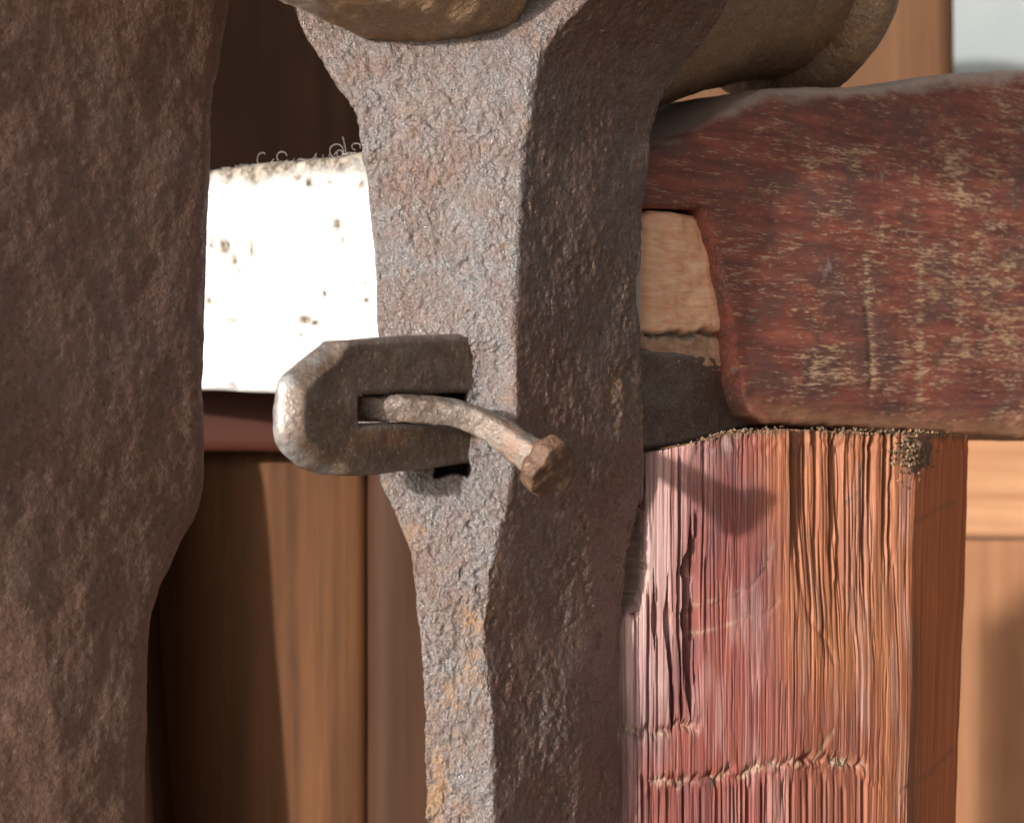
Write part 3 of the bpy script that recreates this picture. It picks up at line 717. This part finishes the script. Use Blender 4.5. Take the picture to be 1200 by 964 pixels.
def post_attr(V):
    rec, pale, grime_dark, orange = post_feat(V)
    px, py = proj(V); q = np.stack([SA, 0*SA, V[:, 2]], 1)
    sheen_tone = sstep(835, 750, px+0.18*(py-640)+40*fbm(q, (0.01, 1, 0.03), 3, 191))*0.8+0.25*sstep(0.1, 0.5, fbm(q, (0.006, 1, 0.03), 3, 193))  # pale sheen put into the colour on the left, plus random streaks
    return {'sheen_tone': np.clip(sheen_tone, 0, 1), 'facet': sstep(1066, 1082, px+6*fbm(q, (0.01, 1, 0.02), 2, 195)), 's': SA, 'vz': V[:, 2], 'pale': pale, 'grime_dark': grime_dark, 'orange': orange}
po = loft('wooden_post', R, M_post, post_disp, post_attr)
tag(po, 'furrowed red and orange wooden post with split grain under the dark beam', 'post')

# ------------------------------------------------------------------ background
M_bA = wood('brown_plank_wood', (0.058, 0.025, 0.011), (0.125, 0.053, 0.022), (0.09, 0.037, 0.015), 'z', 0.25, 0.6, 0.1, scale=0.7, spec=0.08)
M_bB = wood('red_brown_plank_wood', (0.032, 0.014, 0.008), (0.055, 0.024, 0.013), (0.044, 0.019, 0.010), 'z', 0.25, 0.6, 0.1, scale=0.7, spec=0.08)
M_bC = wood('orange_brown_plank_wood', (0.075, 0.036, 0.018), (0.115, 0.056, 0.028), (0.095, 0.046, 0.023), 'z', 0.25, 0.6, 0.1, scale=0.7, spec=0.08)
M_rail = wood('dark_red_rail_wood', (0.035, 0.011, 0.006), (0.062, 0.019, 0.011), (0.046, 0.015, 0.009), 'x', 0.3, 0.5, 0.1, scale=0.7, spec=0.08)
M_dark = wood('shade_black', (0.007, 0.0036, 0.0024), (0.013, 0.0068, 0.0042), (0.009, 0.0046, 0.003), 'z', 0.25, 0.8, 0.1, scale=0.35, spec=0.0)  # near-black colour so the gap reads as deep shade
M_tan = wood('tan_board_wood', (0.21, 0.095, 0.045), (0.40, 0.215, 0.115), (0.30, 0.145, 0.072), 'x', 0.2, 0.55, 0.1, scale=0.5, spec=0.08)
M_tan2 = wood('tan_upright_wood', (0.18, 0.080, 0.040), (0.27, 0.130, 0.068), (0.225, 0.105, 0.054), 'z', 0.2, 0.55, 0.1, scale=0.5, spec=0.08)
pm = Mat('pale_grey_plaster'); M_plaster = pm.out(pm.mix(pm.noise(pm.pos(), 12, 5), (0.19, 0.205, 0.205), (0.23, 0.245, 0.24)), 0.9, pm.bump(pm.noise(pm.pos(), 200, 4), 0.2, 0.001))
def board(name, x0, x1, z0, z1, y, th, mat, seed, nx=24, nz=40, bev=0.002):
    """upright board with eased edges and a slightly warped face"""
    def f(x, y2): 
        return np.minimum(np.minimum(x-x0, x1-x), np.minimum(y2-z0, z1-y2))
    st = max((x1-x0)/nx, (z1-z0)/nz)
    return plate(name, f, (x0, z0, x1, z1), st, (np.array([0, y, 0.0]), np.array([1.0, 0, 0]), Z1, np.array([0, -1.0, 0])), th, bev, mat,
                 lambda V, N: 0.0012*fbm(V, 0.12, 3, seed))
def X(px, y): return P(px, 482, y)[0]
def Zp(py, y): return P(600, py, y)[2]
YB = 0.30; YF = 1.15
a = board('upright_plank', X(60, YB), X(430, YB), FLOOR, Zp(522, YB), YB, 0.03, M_bA, 201, 40, 60); tag(a, 'wide brown upright plank half in shadow behind the dark vise leg', 'plank')
a = board('upright_plank', X(431, YB), X(660, YB), FLOOR, Zp(500, YB), YB-0.002, 0.03, M_bB, 202, 40, 60); tag(a, 'reddish brown upright plank seen beside the narrow lower vise leg', 'plank')
a = board('cross_rail', X(60, YB-.03), X(445, YB-.03), Zp(530, YB-.03), Zp(440, YB-.03), YB-0.03, 0.026, M_rail, 203, 60, 12); tag(a, 'dark red cross rail just below the pale board', 'rail')
a = board('shade_panel', X(-100, 1.4), X(760, 1.4), FLOOR, Zp(-200, 1.4), 1.4, 0.03, M_dark, 204); tag(a, 'near-black panel standing in for the shaded gap above the pale board', 'panel')  # near-black sheet stands in for a dark, shaded void
a = board('upright_plank', X(745, YF), X(955, YF), FLOOR, Zp(-150, YF), YF, 0.03, M_bC, 205); tag(a, 'orange brown plank glimpsed between screw barrel and beam', 'plank')
a = board('upright_plank', X(957, YF), X(1119, YF), FLOOR, Zp(-150, YF), YF+.003, 0.03, M_bC, 206); tag(a, 'brown plank beside the pale grey wall above the beam', 'plank')
a = board('plaster_wall', X(1000, 1.6), X(1500, 1.6), FLOOR, Zp(-200, 1.6), 1.6, 0.03, M_plaster, 207); tag(a, 'pale grey plaster wall showing above the dark red beam', 'wall')
YT = 1.1
a = board('tan_board', X(1085, YT), X(1400, YT), Zp(630, YT), Zp(440, YT), YT+.001, 0.02, M_tan, 208, 60, 30); tag(a, 'light tan board with wavy grain tucked under the beam', 'board')
a = board('tan_board', X(1085, YT), X(1400, YT), FLOOR, Zp(632, YT), YT-.003, 0.02, M_tan2, 209, 40, 80); tag(a, 'plain tan upright panel standing beside the furrowed post', 'board')
# unseen post under the pale board, added to cast a shadow on the brown plank
a = board('shadow_post', -0.228, -0.158, FLOOR, 0.020, 0.235, 0.05, M_bB, 210); a.rotation_euler = (0, math.radians(-4), 0)
tag(a, 'brown square post under the pale board, added out of view to shade the plank', 'shadow post')
M_floor = Mat('packed_earth_floor'); _v = M_floor.pos()
M_floor = M_floor.out(M_floor.mix(M_floor.noise(_v, 9, 6), (0.30, 0.24, 0.18), (0.42, 0.35, 0.27)), 0.9, M_floor.bump(M_floor.noise(_v, 60, 5), 0.4, 0.004))
g = np.linspace(-1, 1, 61); GX, GY = np.meshgrid(g*2.5, g*2.5, indexing='xy'); V = np.stack([GX.ravel(), GY.ravel(), np.full(GX.size, FLOOR)], 1)
V[:, 2] += 0.006*fbm(V, 0.25, 3, 220)-0.006
qd = np.arange(61*61).reshape(61, 61); F = np.stack([qd[:-1, :-1], qd[:-1, 1:], qd[1:, 1:], qd[1:, :-1]], -1).reshape(-1, 4)
fo = make_obj('floor', V, F, M_floor); fo['kind'] = 'structure'

# ------------------------------------------------------------------ lint caught on the pale board's top edge
fm = Mat('pale_lint'); M_lint = fm.out((0.55, 0.50, 0.46), 0.8)
Vs, Fs = [], []
def hair(pts, r=0.000055):
    pts = np.array(pts); n = len(pts); base = sum(len(a) for a in Vs)
    T = np.gradient(pts, axis=0); T /= np.linalg.norm(T, axis=1, keepdims=True)+1e-12
    a = np.cross(T, [0.3, 1, 0.2]); a /= np.linalg.norm(a, axis=1, keepdims=True)+1e-12; b = np.cross(T, a)
    for k in range(4):
        pass
    ring = np.stack([pts+r*(math.cos(t)*a+math.sin(t)*b) for t in (0, 1.571, 3.1416, 4.712)], 1)
    Vs.append(ring.reshape(-1, 3)); Fs.append(loft_faces(n, 4)+base)
def board_pt(px, py, lift=0.0):
    Q = along(PB0, -U_RT, px)+U_IN*0.004; Q[2] = (482-py)*K*(D+Q[1])/D+lift; return Q
t = np.linspace(0, 1, 24)
def arc(px, py, rx, ry, a0, a1):
    hair([board_pt(px+rx*math.cos(a0+(a1-a0)*k), py-ry*math.sin(a0+(a1-a0)*k)) for k in t])
arc(385, 177, 8, 8, -0.3, 5.2); arc(392, 176, 7, 12, 3.4, 6.0); arc(408, 172, 5, 4, -0.5, 4.5); arc(321, 184, 6, 6, 0.3, 4.0); arc(298, 187, 6, 8, 1.0, 4.4); arc(283, 193, 6, 5, 3.0, 5.6)
hair([board_pt(392+7*k-3*k*k, 160+22*k) for k in t]); hair([board_pt(382+12*k, 182-6*math.sin(3*k)) for k in t])
for _ in range(50):
    px0 = random.uniform(248, 425); y0 = float(np.interp(px0, [243, 290, 340, 400, 428], [199, 193, 187, 180, 174]))+1
    l = random.uniform(3, 10); a0 = random.uniform(0.2, 2.9); cv = random.uniform(-2, 2)
    hair([board_pt(px0+l*k*math.cos(a0+cv*k), y0-0.6*l*k*math.sin(a0+cv*k)) for k in t[::3]], 0.00004)
li = make_obj('lint_fibres', np.vstack(Vs), np.vstack(Fs), M_lint); tag(li, 'wispy pale lint caught along the top edge of the pale board', 'lint', kind='stuff')
# crumbs of wood dust and dirt lodged between post and beam
Vs, Fs = [], []
cm = Mat('wood_crumbs'); M_crumb = cm.out(cm.mix(cm.ramp(cm.noise(cm.pos(), 500, 3), [(0.4, 0.0), (0.6, 1.0)]), (0.05, 0.03, 0.018), (0.24, 0.145, 0.075)), 0.9)
oct_f = np.array([(0, 2, 4), (2, 1, 4), (1, 3, 4), (3, 0, 4), (2, 0, 5), (1, 2, 5), (3, 1, 5), (0, 3, 5)])
oct_v = np.array([(1, 0, 0), (-1, 0, 0), (0, 1, 0), (0, -1, 0), (0, 0, 1), (0, 0, -1)], float)
def crumb(c, r):
    base = sum(len(a) for a in Vs)
    Vs.append(c+oct_v*r*rng.uniform(0.5, 1.3, (6, 3))); Fs.append(oct_f+base)
face_y = lambda px: float(np.interp(px, [724, 800, 925, 1072, 1138], [0.0230, 0.0250, 0.0345, 0.060, 0.105]))
tops = lambda px: float(np.interp(px, [690, 757, 800, 850, 900, 925, 1138], [531, 529, 520, 506, 501, 500, 508]))
for _ in range(420):
    px0 = random.triangular(790, 930, 850) if random.random() < 0.5 else random.triangular(925, 1120, 1070)
    y = face_y(px0)+random.uniform(-0.0005, 0.006)
    crumb(P(px0, tops(px0)+random.uniform(-1, 5), y), random.uniform(0.0002, 0.0007))
for _ in range(170):
    px0, py0 = random.gauss(1070, 13), random.gauss(526, 14)
    crumb(P(px0, max(py0, 512), face_y(px0)-0.0006+random.uniform(-0.001, 0.0006)), random.uniform(0.0003, 0.0009))
cr_o = make_obj('wood_crumbs', np.vstack(Vs), np.vstack(Fs), M_crumb, smooth=False); tag(cr_o, 'brown wood crumbs and dust lodged between post and beam', 'crumbs', kind='stuff')
